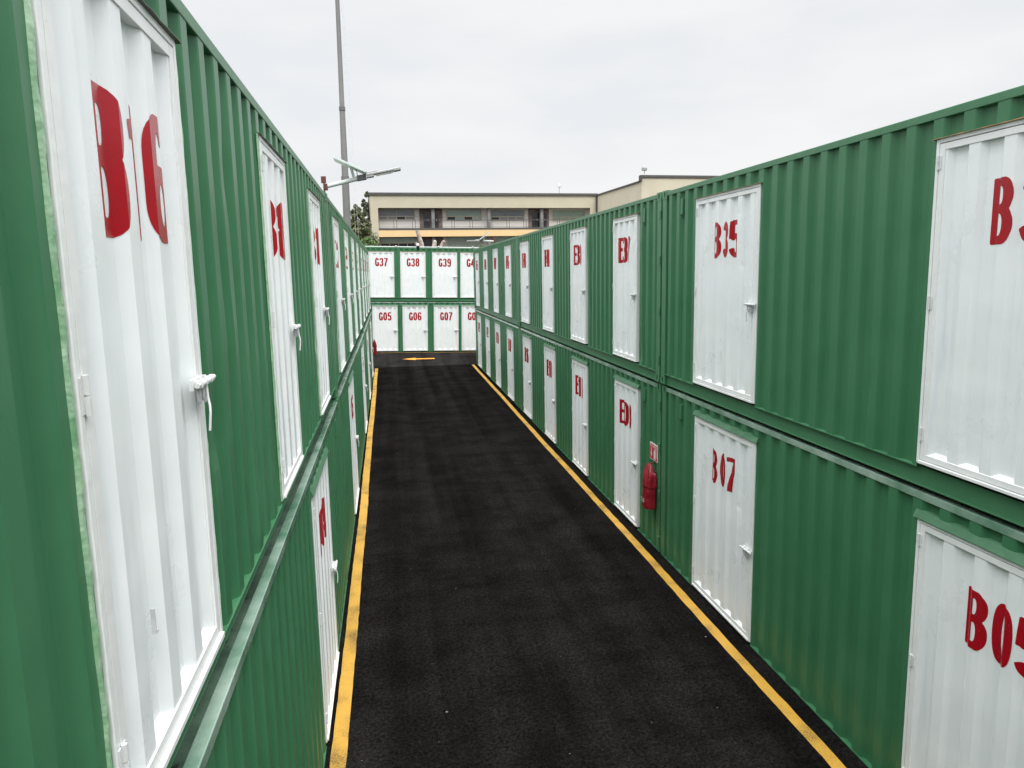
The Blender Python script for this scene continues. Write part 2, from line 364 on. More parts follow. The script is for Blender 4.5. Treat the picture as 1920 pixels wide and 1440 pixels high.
# --- one narrow and one wide door, copied later
FR = .030; BD = .052
DPER, DOF, DSL = .290, .095, .045      # ribs of the door leaves
def dprof(t):
    t = t % DPER
    if t < DOF: return 0
    if t < DOF+DSL: return DDEP*(t-DOF)/DSL
    if t < DPER-DSL: return DDEP
    return DDEP*(DPER-t)/DSL
def dfolds(a, b, ph):
    o = []
    for k in range(-3, 10):
        for q in (0, DOF, DOF+DSL, DPER-DSL):
            u = ph+k*DPER+q
            if a+1e-4 < u < b-1e-4: o.append(u)
    return sorted(o)
def make_door_proto(wd, upper, ph):
    root = empty('door'); H0, H1 = 0, D1-D0
    f = MB()                                                        # jambs, head and sill of the opening
    f.box(0, FR, -.007, .05, H0, H1); f.box(wd-FR, wd, -.007, .05, H0, H1)
    f.box(FR, wd-FR, -.0065, .05, H1-FR, H1); f.box(FR, wd-FR, -.020, .05, H0, H0+FR*.8)
    f.build('door_frame', M['white_frame'], root, bevel=.003)
    a0, a1, b0, b1 = FR+.005, wd-FR-.005, H0+FR*.8+.006, H1-FR-.006
    g = MB()                                                        # leaf border with the valleys closed behind it
    g.box(a0, a0+BD, -.006, .043, b0, b1); g.box(a1-BD, a1, -.006, .043, b0, b1)
    g.box(a0+BD, a1-BD, -.005, .043, b1-BD*.85, b1); g.box(a0+BD, a1-BD, -.005, .043, b0, b0+BD*.85)
    g.build('leaf_frame', M['white_frame'], root, bevel=.002)
    p = MB(); us = [a0+BD-.01]+dfolds(a0+BD-.01, a1-BD+.01, ph)+[a1-BD+.01]
    zt, zb = b1-BD*.85+.01, b0+BD*.85-.01
    rnd = random.Random(int(wd*100)+upper)
    for q in range(len(us)-1):
        y0, y1 = dprof(us[q]+1e-5-ph), dprof(us[q+1]-1e-5-ph)
        p.face([(us[q], y0, zb), (us[q+1], y1, zb), (us[q+1], y1, zt), (us[q], y0, zt)])
    # sloped fillers that close each valley at the foot of the leaf
    for q in range(len(us)-1):
        if dprof((us[q]+us[q+1])/2-ph) > DDEP*.99:
            p.face([(us[q]-DSL, .0, zb+.008), (us[q+1]+DSL, .0, zb+.008), (us[q+1], DDEP, zb+.036), (us[q], DDEP, zb+.036)])
    p.build('leaf_panel', M['white'], root, bevel=.004)
    for z in (.22, 1.19, 2.17):                                     # hinges
        h = MB(); h.tube([(.034, -.014, z-.05), (.034, -.014, z-.002)], .0080, 10); h.tube([(.034, -.014, z+.002), (.034, -.014, z+.05)], .0080, 10)
        h.box(.038, .062, -.0095, -.0065, z-.045, z+.045); h.box(.010, .030, -.0095, -.0075, z-.045, z+.045)
        h.build('hinge', M['white_metal'], root, smooth=True)
    z = 1.075; x1 = wd+.012; lt = MB()                              # sliding bolt with hasp ears and drop handle
    lt.box(x1-.215, x1-.075, -.022, -.006, z-.022, z+.018)
    yb = -.040
    for (q0, q1) in ((x1-.205, x1-.150), (x1-.125, x1-.080), (x1-.046, x1-.012)):
        lt.tube([(q0, yb, z), (q1, yb, z)], .0150, 14)
        lt.box(q0+.004, q1-.004, yb, -.014, z-.009, z+.010)
    lt.tube([(x1-.240, yb, z), (x1+.026, yb, z)], .0098, 14)
    lt.box(x1-.04, x1-.014, -.022, -.008, z-.015, z+.014)
    lt.build('latch', M['white_metal'], root, smooth=True)
    er = MB()
    for (cx, yy) in ((x1-.165, -.030), (x1-.112, -.038)):
        er.plate(ell(cx, z-.052, .025, .029, 18, 2.6), [ell(cx, z-.056, .008, .010, 10)], lambda a, b, d, yy=yy: (a, yy+d, b), .005)
        er.box(cx-.018, cx+.018, yy, yy+.005, z-.028, z-.008)
    er.box(x1-.088, x1-.083, -.040, -.008, z-.078, z-.022)
    er.build('hasp_ear', M['grey_iron'], root)
    hd = MB(); hd.tube([(x1-.115, -.044, z-.012), (x1-.120, -.047, z-.06), (x1-.138, -.056, z-.09), (x1-.146, -.058, z-.115), (x1-.150, -.052, z-.185)], .0046, 8)
    hd.build('drop_handle', M['white_metal'], root, smooth=True)
    if ph == .21:
        st = MB(); st.box(.372, .376, -.010, .003, .405, .485); st.box(.376, .392, -.010, -.007, .405, .413); st.build('cut_lug', M['grey_iron'], root)
    return root
protos = {}
PHASE = {'B16': .21, 'B18': .23, 'B20': .25, 'E22': .18, 'E24': .10, 'E26': .15, 'E28': .12, 'B04': .19, 'E06': .20, 'E08': .05, 'B07': .01, 'B33': .01, 'E09': .262, 'E39': .262, 'E41': .245, 'E11': .255}
used = set()
ROOTS = []
def place_door(par, u, wd, txt, upper):
    ph = PHASE.get(txt, .25 if wd < 1.5 and txt[0] == 'E' else (.275 if wd > 1.5 else .12)); key = (wd, upper, ph)
    if key not in protos: protos[key] = make_door_proto(wd, upper, ph)
    p = protos[key]
    if key in used:
        d = p.copy(); C.objects.link(d)
        for ch in [c for c in p.children if c.name.split('.')[0] != 'door_number']:
            c = ch.copy(); C.objects.link(c); c.parent = d
    else: used.add(key); d = p
    d.parent = par; d.location = (u, 0, D0)
    if txt:
        th = .42
        off = .50 if wd > 1.5 else {'B16': .33, 'B18': .33, 'B20': .34}.get(txt, .285)
        if txt[0] == 'G': off = .33
        f = lambda x, ph=ph: dprof(x-ph)
        me = text_mesh(txt, off, 1.765-D0, th, 1.04, dfolds(.1, wd-.1, ph), PF.setdefault((wd, ph), f), 'door_number_'+txt.lower(), M['red'], gap=.035 if txt in ('B16', 'B18', 'B20') else .055)
        o = bpy.data.objects.new('door_number', me); C.objects.link(o); o.parent = d
        o['label'] = 'red stencilled number '+txt+' across the ribs'
    d['label'] = 'white ribbed door numbered '+txt
    return d
PF = {}

def casting(par, x, y, z):
    """corner casting: a 160 mm block with an oval hole in its face"""
    m = MB(); hx, hy, hz = .165, .16, .118
    m.plate([(x, z), (x+hx, z), (x+hx, z+hz), (x, z+hz)], [ell(x+hx/2, z+hz/2, .022, .040, 14, 2.5)[::-1]], lambda a, b, d: (a, y-.004+d, b), .02)
    m.box(x, x+hx, y+.0155, y+hy, z, z+hz, 0)
    m.box(x+hx/2-.035, x+hx/2+.035, y+.0150, y+.0154, z+.012, z+hz-.012, 1)
    return m.build('corner_casting', [M['green_rail'], M['dark']], par, bevel=.004)

def container(loc, rot, doors, label, upper, lug_end=None, seed=0, flash=True, vents=True):
    root = empty('shipping_container', loc, rot); ROOTS.append(root)
    tag(root, label, 'shipping container', 'green shipping containers with white doors')
    rnd = random.Random(seed)
    ph = .233
    z0, z1 = .152, CH-.074
    w_ = MB(); spans = []; cur = .15
    for (u, wd, txt) in sorted(doors):
        spans.append((cur, u, z0, z1)); spans.append((u, u+wd, D1, z1)); cur = u+wd
    spans.append((cur, L-.15, z0, z1))
    dents = [(rnd.uniform(.4, L-.4), rnd.uniform(.25, 2.3), rnd.uniform(.05, .15), rnd.uniform(.010, .026)*rnd.choice((1, 1, -.5)), rnd.uniform(.8, 3.0)) for _ in range(18)]
    for a, b, q0, q1 in spans:
        nz_ = 26 if q1-q0 > 1 else 1
        us = [a]
        for u_ in fold_list(a+.012, b-.012, ph): us += [u_-.0045, u_+.0045]      # rounded folds
        us.append(b)
        P = [(u_, .004+prof_at(u_-ph)) for u_ in us]
        def vt(u, y, z, lim=(a, b)):
            if nz_ > 1 and lim[0]+.01 < u < lim[1]-.01 and q0+.01 < z < q1-.01:
                for (du, dz_, r_, dp, el_) in dents:
                    d2 = ((u-du)/r_)**2+((z-dz_)/(r_*el_))**2
                    if d2 < 6: y += dp*math.exp(-d2); u += .4*dp*math.exp(-d2)
            return (u, y, z)
        zs_ = [q0+(q1-q0)*k/nz_ for k in range(nz_+1)]
        G_ = [[vt(u_, y_, z_) for z_ in zs_] for u_, y_ in P]
        for i in range(len(P)-1):
            for k in range(nz_):
                w_.face([G_[i][k], G_[i+1][k], G_[i+1][k+1], G_[i][k+1]])
    sw = w_.build('side_wall', M['green'], root)
    # sheet-metal foot where the ribs meet the bottom rail
    rc = .075 if rot[2] > 0 else .036
    t = MB(); cur = .15
    segs = []
    for (u, wd, txt) in sorted(doors): segs.append((cur, u)); cur = u+wd
    segs.append((cur, L-.15))
    for a, b in segs: t.box(a, b, -.002, max(rc+.008, .050), z0-.008, z0)
    bot = MB(); bot.box(.15, L-.15, rc, rc+.008, .006, z0-.008); bot.box(.15, L-.15, rc-.02, rc+.008, .0, .006)
    for v, f_, mm in ((t.v, t.f, t.m),):
        k = len(bot.v); bot.v += v; bot.f += [tuple(k+i for i in q) for q in f_]; bot.m += mm
    bot.build('bottom_rail', M['green_rail'] if upper else M['green'], root)
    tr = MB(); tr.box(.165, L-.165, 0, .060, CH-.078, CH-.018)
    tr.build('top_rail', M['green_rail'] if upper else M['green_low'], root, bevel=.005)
    re_ = MB(); re_.box(.165, L-.165, .060, .175, CH-.032, CH-.026); re_.build('roof_edge', M['roof'] if (rot[2] < 0 and not upper) else M['green_stain'], root)
    rf = MB()                                                       # corrugated roof
    us = [.1+i*.105 for i in range(115)]; us[-1] = L-.1
    for i in range(len(us)-1):
        a, b = us[i], us[i+1]; za, zb = (CH-.016 if i % 2 else CH-.03), (CH-.03 if i % 2 else CH-.016)
        rf.face([(a, .175, za-.01), (b, .175, zb-.01), (b, CW-.06, zb-.01), (a, CW-.06, za-.01)])
    rf.build('roof', M['roof'], root)
    for nm, x in (('end_wall', .03), ('end_wall', L-.03)):
        e_ = MB(); us = [.15]+fold_list(.15, CW-.15, .1)+[CW-.15]; sg = 1 if x < 1 else -1
        for i in range(len(us)-1):
            e_.face([(x+sg*prof_at(us[i]+1e-5-.1), us[i], .12), (x+sg*prof_at(us[i+1]-1e-5-.1), us[i+1], .12), (x+sg*prof_at(us[i+1]-1e-5-.1), us[i+1], CH-.1), (x+sg*prof_at(us[i]+1e-5-.1), us[i], CH-.1)])
        e_.box(x-.02, x+.03, .15, CW-.15, .0, .125); e_.box(x-.02, x+.03, .15, CW-.15, CH-.12, CH-.01)
        e_.build(nm, M['green'], root)
    bk = MB(); us = [.15]+fold_list(.15, L-.15, .19)+[L-.15]
    for i in range(len(us)-1):
        bk.face([(us[i], CW-.004-prof_at(us[i]+1e-5-ph), .02), (us[i+1], CW-.004-prof_at(us[i+1]-1e-5-ph), .02), (us[i+1], CW-.004-prof_at(us[i+1]-1e-5-ph), CH-.06), (us[i], CW-.004-prof_at(us[i]+1e-5-ph), CH-.06)])
    bk.box(.15, L-.15, CW-.062, CW-.001, CH-.07, CH-.01)
    bk.build('back_wall', M['green'], root)
    fl = MB(); fl.box(.05, L-.05, .055, CW-.05, .06, .1); fl.build('floor', M['dark'], root)
    for x in (0, L-.15):                                            # posts, front and back, with their castings
        for y in (0, CW-.16):
            ps = MB(); ps.box(x, x+.15, y, y+.15, .1, CH-.1)
            if (x > 1) == (lug_end == 'near') and lug_end and y == 0:
                lx = x+.15-.052 if x > 1 else x+.002
                for z in (.33, 1.05, 1.78, 2.42):
                    ps.box(lx, lx+.048, -.016, .004, z-.055, z+.055)
                    ps.tube([(lx+.052 if x > 1 else lx-.004, -.006, z-.06), (lx+.052 if x > 1 else lx-.004, -.006, z+.06)], .012, 8)
            po = ps.build('corner_post', M['green_rail'], root, bevel=.006)
            for zc in (0, CH-.118):
                c_ = casting(po, x if x < 1 else L-.165, y, zc)
    if vents:
        for x in (.72, L-.78):
            k = round((x-ph-OF-SL-IN_/2)/PER); cx = ph+k*PER+OF+SL+IN_/2
            if any(u-.1 < cx < u+wd+.1 for u, wd, _ in doors): continue
            v = MB(); za = CH-.37; v.box(cx-.032, cx+.032, -.004, .038, za, za+.2)
            v.face([(cx-.032, -.004, za), (cx+.032, -.004, za), (cx+.032, .038, za-.06), (cx-.032, .038, za-.06)])
            v.box(cx-.012, cx-.004, .030, .0395, za-.1, za-.09); v.box(cx+.006, cx+.014, .030, .0395, za-.1, za-.09)
            v.build('vent', M['green'], root, bevel=.004)
    for (u, wd, txt) in doors:
        place_door(root, u, wd, txt, upper)
        fp = MB(); a, b = u-.03, u+wd+.035
        pr_, zt_, zb_ = (.022, .018, .002) if upper else (.022, .058, .004)
        n = 24; jt = [(rnd.uniform(-.003, .003), rnd.uniform(-.004, .004)) for _ in range(n+1)]
        if not upper:
            jt = [(rnd.uniform(-.002, .002), .004*math.sin(q*1.3)+rnd.uniform(-.003, .003)) for q in range(n+1)]
        for i in range(n):
            xa, xb = a+(b-a)*i/n, a+(b-a)*(i+1)/n; (ja, ka), (jb, kb) = jt[i], jt[i+1]
            yt = .040 if upper else .001
            za_, zb2 = D1+zt_+ka, D1+zt_+kb
            fp.face([(xa, -pr_+ja, D1+zb_), (xb, -pr_+jb, D1+zb_), (xb, yt, zb2), (xa, yt, za_)])
            if not upper: fp.face([(xa, yt, za_), (xb, yt, zb2), (xb, .046, zb2+.006), (xa, .046, za_+.006)])
            fp.face([(xa, -pr_+ja, D1+zb_-.004), (xb, -pr_+jb, D1+zb_-.004), (xb, -pr_+jb, D1+zb_), (xa, -pr_+ja, D1+zb_)])
            fp.face([(xa, .020, D1+zb_-.004), (xb, .020, D1+zb_-.004), (xb, -pr_+jb, D1+zb_-.004), (xa, -pr_+ja, D1+zb_-.004)])
        for x in (a, b): fp.face([(x, -pr_, D1+zb_-.004), (x, -pr_, D1+zb_), (x, .040 if upper else .001, D1+zt_), (x, .040, D1+zt_), (x, .040, D1+zb_-.004)])
        fp.build('drip_strip' if upper else 'drip_plate', (M['rust'] if rot[2] < 0 else M['green_strip']) if upper else M['green_trim'], root)
        if upper and rot[2] > 0:                                    # sloppy light green brush line beside the door
            for side in (0, 1):
                br = MB(); n = 90; w0 = .020 if side == 0 else .007
                base = u-.038 if side == 0 else u+wd+.001; pv = None; q1, q2 = rnd.uniform(0, 6), rnd.uniform(0, 6)
                for i in range(n+1):
                    z = D0+(D1-D0)*i/n; wv = .003*math.sin(z*7+q1)+.002*math.sin(z*19+q2)
                    l_ = base+(wv if side == 0 else 0); r_ = base+w0+abs(wv)+rnd.uniform(0, .002); yy = -.004+.0015*math.sin(z*31)+rnd.uniform(-.0008, .0008)
                    cur = [(l_, .006, z), ((l_*.7+r_*.3), yy, z), ((l_*.3+r_*.7), yy-.001, z), (r_, .006, z)]
                    if pv:
                        for k in range(3): br.face([pv[k], pv[k+1], cur[k+1], cur[k]])
                    pv = cur
                br.build('paint_edge', M['brushed'], root, smooth=True)
    return root

# ------------------------------------------------------------------ the two rows along the aisle
XRt, ZB, ZU = 3.88, -.145, 2.620
NW, WD = 1.27, 1.66
J1, J2, J3 = 10.265, 22.505, 34.745     # ends of the containers along the aisle
def right_row(yend, doors_y, label, upper, lug=None, seed=0):
    far = yend-.03
    ds = [(far-yf, wd, t) for (yf, wd, t) in doors_y]
    return container((XRt-(.028 if upper else 0), far, ZU if upper else ZB), (0, 0, -math.pi/2), ds, label, upper, lug, seed)
right_row(J1, [(9.05, WD, 'B35'), (4.85, WD, 'B33'), (.65, WD, 'B31')], 'nearest green container of the upper right row, with white doors B35 and B33', True, None, 1)
right_row(J1, [(9.03, WD, 'B07'), (4.83, WD, 'B05'), (.65, WD, 'B03')], 'nearest green container of the lower right row, with white doors B07 and B05', False, None, 2)
right_row(J2, [(12.6, NW, 'E37'), (15.73, NW, 'E39'), (18.77, NW, 'E41'), (21.97, NW, 'E43')], 'middle green container of the upper right row, with doors E37 to E43', True, 'near', 3)
right_row(J2, [(12.58, NW, 'E09'), (15.75, NW, 'E11'), (18.77, NW, 'E13'), (21.95, NW, 'E15')], 'middle green container of the lower right row, with doors E09 to E15', False, 'near', 4)
right_row(J3, [(25.08, NW, 'E45'), (28.0, NW, 'E47'), (30.9, NW, 'E49'), (33.85, NW, 'E51')], 'farthest green container of the upper right row, with doors E45 to E51', True, None, 5)
right_row(J3, [(25.08, NW, 'E17'), (28.0, NW, 'E19'), (30.9, NW, 'E21'), (33.85, NW, 'E23')], 'farthest green container of the lower right row, with doors E17 to E23', False, None, 6)
AL = .00575
def xl(y): return -.718-AL*y
def left_row(ystart, doors_y, label, upper, lug=None, seed=0, dy=0):
    near = ystart+.03
    ds = [(yn-near, wd, t) for (yn, wd, t) in doors_y]
    return container((xl(near)-(.020 if upper else 0), near, ZU if upper else ZB), (0, 0, math.pi/2+AL), ds, label, upper, lug, seed)
JL0, JL1, JL2 = 10.36-12.24, 10.36, 22.60
left_row(JL0, [(1.87, 1.18, 'B16'), (4.92, 1.17, 'B18'), (7.92, 1.22, 'B20')], 'nearest green container of the upper left row, with large white door B16', True, None, 7)
left_row(JL0, [(6.40, WD, 'B04')], 'nearest green container of the lower left row, with white door B04', False, None, 8)
left_row(JL1, [(11.45, NW, 'E22'), (14.50, NW, 'E24'), (17.40, NW, 'E26'), (20.4, NW, 'E28')], 'middle green container of the upper left row, with doors E22 to E28', True, None, 9)
left_row(JL1, [(13.0, WD, 'E06'), (19.9, WD, 'E08')], 'middle green container of the lower left row, with doors E06 and E08', False, None, 10)
left_row(JL2, [(23.7, NW, 'E30'), (26.6, NW, 'E32'), (29.5, NW, 'E34'), (32.4, NW, 'E36')], 'farthest green container of the upper left row, with doors E30 to E36', True, None, 11)
left_row(JL2, [(25.4, WD, 'E10'), (31.0, WD, 'E12')], 'farthest green container of the lower left row, with doors E10 and E12', False, None, 12)
# --- the row across the end
GY, GT, GA = 38.77, .0255, -.0116
def g_row(zb, ds, label, upper, seed):
    gx = -4.4
    return container((gx, GY+gx*GA, .29+zb-gx*GT), (0, GT, GA), [(x-gx, 1.29, t) for x, t in ds], label, upper, None, seed, vents=False)
g_row(ZU, [(-2.72, 'G36'), (-1.11, 'G37'), (.49, 'G38'), (2.12, 'G39'), (3.575, 'G40'), (5.2, 'G41')], 'upper green container across the end of the aisle, with doors G37 to G40', True, 13)
g_row(ZB, [(-2.64, 'G04'), (-1.04, 'G05'), (.50, 'G06'), (2.11, 'G07'), (3.56, 'G08'), (5.2, 'G09')], 'lower green container across the end of the aisle, with doors G05 to G08', False, 14)

# ------------------------------------------------------------------ ground
def sm(t): t = max(0, min(1, t)); return t*t*(3-2*t)
def gz(x, y):
    return sm((y-34.6)/3.6)*(.265-.0255*max(-6, min(8, x)))
def sheet(name, xs, ys, dz, mat, zf=gz):
    m = MB()
    for j in range(len(ys)-1):
        for i in range(len(xs)-1):
            q = [(xs[i], ys[j]), (xs[i+1], ys[j]), (xs[i+1], ys[j+1]), (xs[i], ys[j+1])]
            m.face([(a, b, zf(a, b)+dz) for a, b in q])
    o = m.build(name, mat, smooth=True); tag(o, kind='structure'); return o
xs = [-600, -120, -30, -12, -6]+[-4+i for i in range(13)]+[14, 30, 120, 600]
ys = [-600, -100, -20, 0, 10, 20, 30, 34]+[34.6+.4*i for i in range(10)]+[40, 45, 60, 90, 200, 900]
sheet('ground', xs, ys, -.004, M['asphalt'])
sheet('cross_lane', [-20, -10, -6]+[-5+i for i in range(14)]+[12, 20], [34.55]+[34.6+.3*i for i in range(14)], .002, M['asphalt2'])
rnd = random.Random(5)
def ribbon(name, fc, wdt, y0, y1, mat, n=220, jit=.004, wob=.006, seed=1):
    rr = random.Random(seed); m = MB(); pr = None; a, b = rr.uniform(0, 6), rr.uniform(0, 6)
    for i in range(n+1):
        y = y0+(y1-y0)*i/n; c = fc(y)+wob*(math.sin(y*.5+a)+.6*math.sin(y*1.3+b))
        l_, r_ = c-wdt/2+rr.uniform(-jit, jit), c+wdt/2+rr.uniform(-jit, jit)
        cur = [(l_, y, gz(l_, y)+.001), (r_, y, gz(r_, y)+.001)]
        if pr: m.face([pr[0], pr[1], cur[1], cur[0]])
        pr = cur
    o = m.build(name, mat); tag(o, kind='structure'); return o
ribbon('painted_line', lambda y: -.625-.0060*(y-6), .140, -1, 34.3, M['yellow'], seed=3)
ribbon('painted_line', lambda y: 3.635+.0012*(y-5), .122, -1, 34.35, M['yellow'], seed=4)
ml = MB()
for i in range(60):
    a, b = -3+i*.2, -3+(i+1)*.2; y = 38.40
    ml.face([(a, y+GA*a, gz(a, y)+.006), (b, y+GA*b, gz(b, y)+.006), (b, y+.07+GA*b, gz(b, y+.07)+.006), (a, y+.07+GA*a, gz(a, y+.07)+.006)])
tag(ml.build('painted_line', M['yellow']), kind='structure')
ar = MB(); ya = 36.45
def ap(x, y): return (x, ya+y, gz(x, ya+y)+.010)
ar.face([ap(.42, 0), ap(1.08, -.26), ap(1.05, -.10), ap(1.05, .10), ap(1.08, .28)])
for i in range(5):
    a, b = 1.05+i*.19, 1.05+(i+1)*.19
    ar.face([ap(a, -.10), ap(b, -.10), ap(b, .10), ap(a, .10)])
tag(ar.build('painted_arrow', M['orange']), kind='structure')

# ------------------------------------------------------------------ solar street lamps
M['galv'] = paint('galvanised_pipe', (.55, .62, .61), (.66, .71, .70), .35, scale=8)
M['alu'] = plain('cast_aluminium', (.42, .43, .43), .4, .5)
M['alu_dark'] = plain('dark_aluminium', (.16, .165, .17), .45, .4)
M['solar'] = plain('solar_cells', (.012, .018, .04), .12)
M['lens'] = plain('frosted_lamp_lens', (.7, .7, .66), .25)
M['brown'] = paint('brown_primer', (.09, .025, .022), (.13, .04, .03), .6, scale=8)
M['black'] = plain('black_cable', (.012, .012, .012), .5)
def solar_lamp(loc, rot, label):
    r = empty('solar_street_lamp', loc, rot); tag(r, label, 'street lamp', 'solar lamps on short arms')
    a = MB(); a.tube([(0, 0, .02), (.13, 0, .052), (.28, 0, .090), (.41, 0, .122)], [.026, .028, .030, .031], 16); a.build('arm', M['galv'], r, smooth=True)
    b = MB(); b.box(-.020, .012, -.035, .035, -.03, .052); b.tube([(-.02, -.05, -.01), (-.02, .05, -.01)], .008, 8); b.box(-.070, -.005, -.02, .0, .060, .150)
    b.box(-.045, -.022, -.02, .02, -.10, .06); b.build('mounting_bracket', M['brown'], r, bevel=.003)
    c = MB()
    k = Matrix.Rotation(-math.radians(11), 4, 'Y')
    def tb(mb, x0, x1, y0, y1, z0, z1, org, rot_):
        n0 = len(mb.v); mb.box(x0, x1, y0, y1, z0, z1)
        for i in range(n0, len(mb.v)): mb.v[i] = tuple(rot_ @ Vector(mb.v[i])+Vector(org))
    tb(c, -.005, .115, -.045, .045, -.036, .034, (.41, 0, .125), k)
    for xx in (.02, .09): 
        n0 = len(c.v); c.tube([(xx, -.05, -.042), (xx, -.05, .02)], .007, 6)
        for i in range(n0, len(c.v)): c.v[i] = tuple(k @ Vector(c.v[i])+Vector((.41, 0, .125)))
    c.build('clamp', M['alu_dark'], r, bevel=.004)
    h = MB()
    tb(h, .0, .44, -.075, .075, -.004, .022, (.525, 0, .155), k); tb(h, .0, .16, -.06, .06, .018, .045, (.525, 0, .155), k)
    tb(h, .0, .10, -.07, .07, -.028, .0, (.525, 0, .155), k)
    tb(h, .37, .47, -.078, .078, -.012, .024, (.525, 0, .155), k)
    for i in range(9): tb(h, .11+i*.028, .118+i*.028, -.07, .07, -.010, .0, (.525, 0, .155), k)
    h.build('lamp_head', M['alu'], r, bevel=.004)
    le = MB(); tb(le, .13, .36, -.055, .055, -.022, -.011, (.525, 0, .155), k); le.build('led_lens', M['lens'], r)
    p = MB(); k2 = Matrix.Rotation(math.radians(24), 4, 'Y')
    tb(p, -.225, .225, -.16, .16, -.020, .008, (.325, 0, .29), k2); p.build('panel_frame', M['galv'], r, bevel=.003)
    q = MB(); tb(q, -.215, .215, -.15, .15, -.0215+.0300, .0105, (.325, 0, .29), k2); q.build('solar_panel', M['solar'], r)
    s = MB(); tb(s, -.018, .018, -.02, .02, -.085, .07, (.345, 0, .195), Matrix.Rotation(R(-12), 4, 'Y')); s.build('panel_stand', M['galv'], r, bevel=.003)
    w2 = MB(); w2.tube([(.33, -.01, .28), (.37, -.02, .27), (.405, -.03, .21), (.41, -.034, .12), (.40, 0, .085)], .005, 8); w2.build('cable', M['black'], r, smooth=True)
    return r
solar_lamp((-.785, 10.42, 5.425), (0, 0, 0), 'solar street lamp on a short pipe arm above the upper left container row')
solar_lamp((XRt+.0, 27.75, 5.40), (0, R(12), math.pi), 'small far solar street lamp pointing left from the upper right container row')

# ------------------------------------------------------------------ fire extinguisher covers and sign
M['vinyl'] = paint('red_vinyl', (.20, .004, .012), (.28, .008, .022), .36, scale=7, bump=.02, bscale=9, fine=.0004)
M['sign_white'] = paint('sign_white', (.70, .66, .65), (.78, .75, .74), .4, scale=6)
M['sign_red'] = plain('sign_red', (.50, .02, .035), .4)
def cover(loc, rotz, h, label, print_=True):
    """hanging vinyl extinguisher cover. local x along wall, -y outwards"""
    r = empty('fire_extinguisher_cover', loc, (0, 0, rotz)); tag(r, label, 'extinguisher cover', 'red fire extinguisher covers')
    def shell(nm, prof_, seed, amp, mat):
        m = MB(); rd = random.Random(seed); n = 36; rows = []
        for (t, rx, ry, dx) in prof_:
            row = []
            for i in range(n):
                a = 2*math.pi*i/n; c, s_ = math.cos(a), math.sin(a)
                fold = 1+amp*(t-.3)*(math.sin(5*a+t*8+seed)+.6*math.sin(9*a-t*5))+rd.uniform(-.015, .015)
                row.append((rx*fold*math.copysign(abs(c)**.42, c)+dx, -.095+ry*fold*math.copysign(abs(s_)**.5, s_)+.02*t*t, h*t+.010*math.sin(3*a+seed)*(1 if row is not None else 0)*(t < .6)))
            rows.append(row)
        for j in range(len(rows)-1):
            for i in range(n):
                m.face([rows[j][i], rows[j][(i+1) % n], rows[j+1][(i+1) % n], rows[j+1][i]])
        m.face(rows[0][::-1]); m.face(rows[-1])
        b = m.build(nm, mat, r, smooth=True); sb = b.modifiers.new('s', 'SUBSURF'); sb.levels = 1; sb.render_levels = 1
    shell('bag', [(0, .118, .074, 0), (.004, .124, .078, 0), (.03, .126, .080, 0), (.2, .124, .080, .004), (.36, .126, .080, 0), (.5, .120, .078, -.004), (.6, .110, .070, 0)], 3, .02, M['vinyl'])
    shell('hood', [(.50, .131, .088, 0), (.505, .134, .090, 0), (.53, .130, .087, 0), (.62, .128, .084, -.006), (.72, .124, .078, -.004), (.79, .112, .070, -.012), (.83, .086, .060, -.026), (.88, .074, .046, -.034), (.93, .060, .034, -.040), (.975, .040, .020, -.046), (1.0, .020, .010, -.05)], 5, .22, M['vinyl'])
    k = MB(); k.tube([(.085, .0, h*.84), (.085, -.05, h*.83), (.085, -.055, h*.90), (.085, -.045, h*.93)], .008, 8); k.tube([(-.04, 0, h*.99), (-.03, -.09, h*.99)], .010, 8); k.build('hook', M['brown'], r, smooth=True)
    if print_:
        p = MB()
        for j in range(2):
            for i in range(6):
                a0, a1 = -1.95+i*.13, -1.95+i*.13+.085
                z = h*(.16+.05*(1-j))
                def pt(a, zz): return (.123*math.copysign(abs(math.cos(a))**.5, math.cos(a)), -.10+.099*math.copysign(abs(math.sin(a))**.5, math.sin(a)), zz)
                p.face([pt(a0, z), pt(a1, z), pt(a1, z+h*.03), pt(a0, z+h*.03)])
        p.build('printed_mark', M['sign_white'], r)
    return r
cover((XRt, 10.50, .64), -math.pi/2, .70, 'red vinyl fire extinguisher cover hanging below the red and white sign')
cover((xl(34.2), 34.25, .64), math.pi/2, .70, 'red vinyl fire extinguisher cover at the far end of the left row', False)
sg = empty('fire_extinguisher_sign', (XRt-.006, 10.53, 1.50), (0, 0, -math.pi/2)); tag(sg, 'small red and white fire extinguisher sign with a down arrow above the red cover', 'safety sign')
m = MB(); m.box(-.165, .165, -.010, .0, -.125, .135); m.build('sign_board', M['sign_white'], sg)
m = MB(); m.box(-.152, .152, -.0125, -.0102, .075, .122); m.box(-.152, .152, -.0125, -.0102, -.112, .068); m.build('red_field', M['sign_red'], sg)
m = MB(); yy = -.0132
m.box(-.098, -.072, yy-.0005, yy, -.02, .055); m.face([(-.125, yy, -.02), (-.045, yy, -.02), (-.085, yy, -.085)][::-1])
m.build('arrow', M['sign_white'], sg)
m = MB(); m.plate([(.015, -.10), (.095, -.10), (.095, .025), (.075, .045), (.035, .045), (.015, .025)], [], lambda a, b, d: (a, -.0132-d*0-.0004+d, b), .0006)
m.box(.045, .066, yy-.0005, yy, .045, .064); m.box(.066, .13, yy-.0005, yy, .052, .062); m.box(.115, .13, yy-.0005, yy, -.07, .052)
m.build('extinguisher_symbol', M['sign_white'], sg)
me = text_mesh('EXTINTOR', -.138, .083, .031, 2.2, [], lambda x: -.0118, 'sign_word', M['sign_white'], gap=.08)
o = bpy.data.objects.new('sign_lettering', me); C.objects.link(o); o.parent = sg

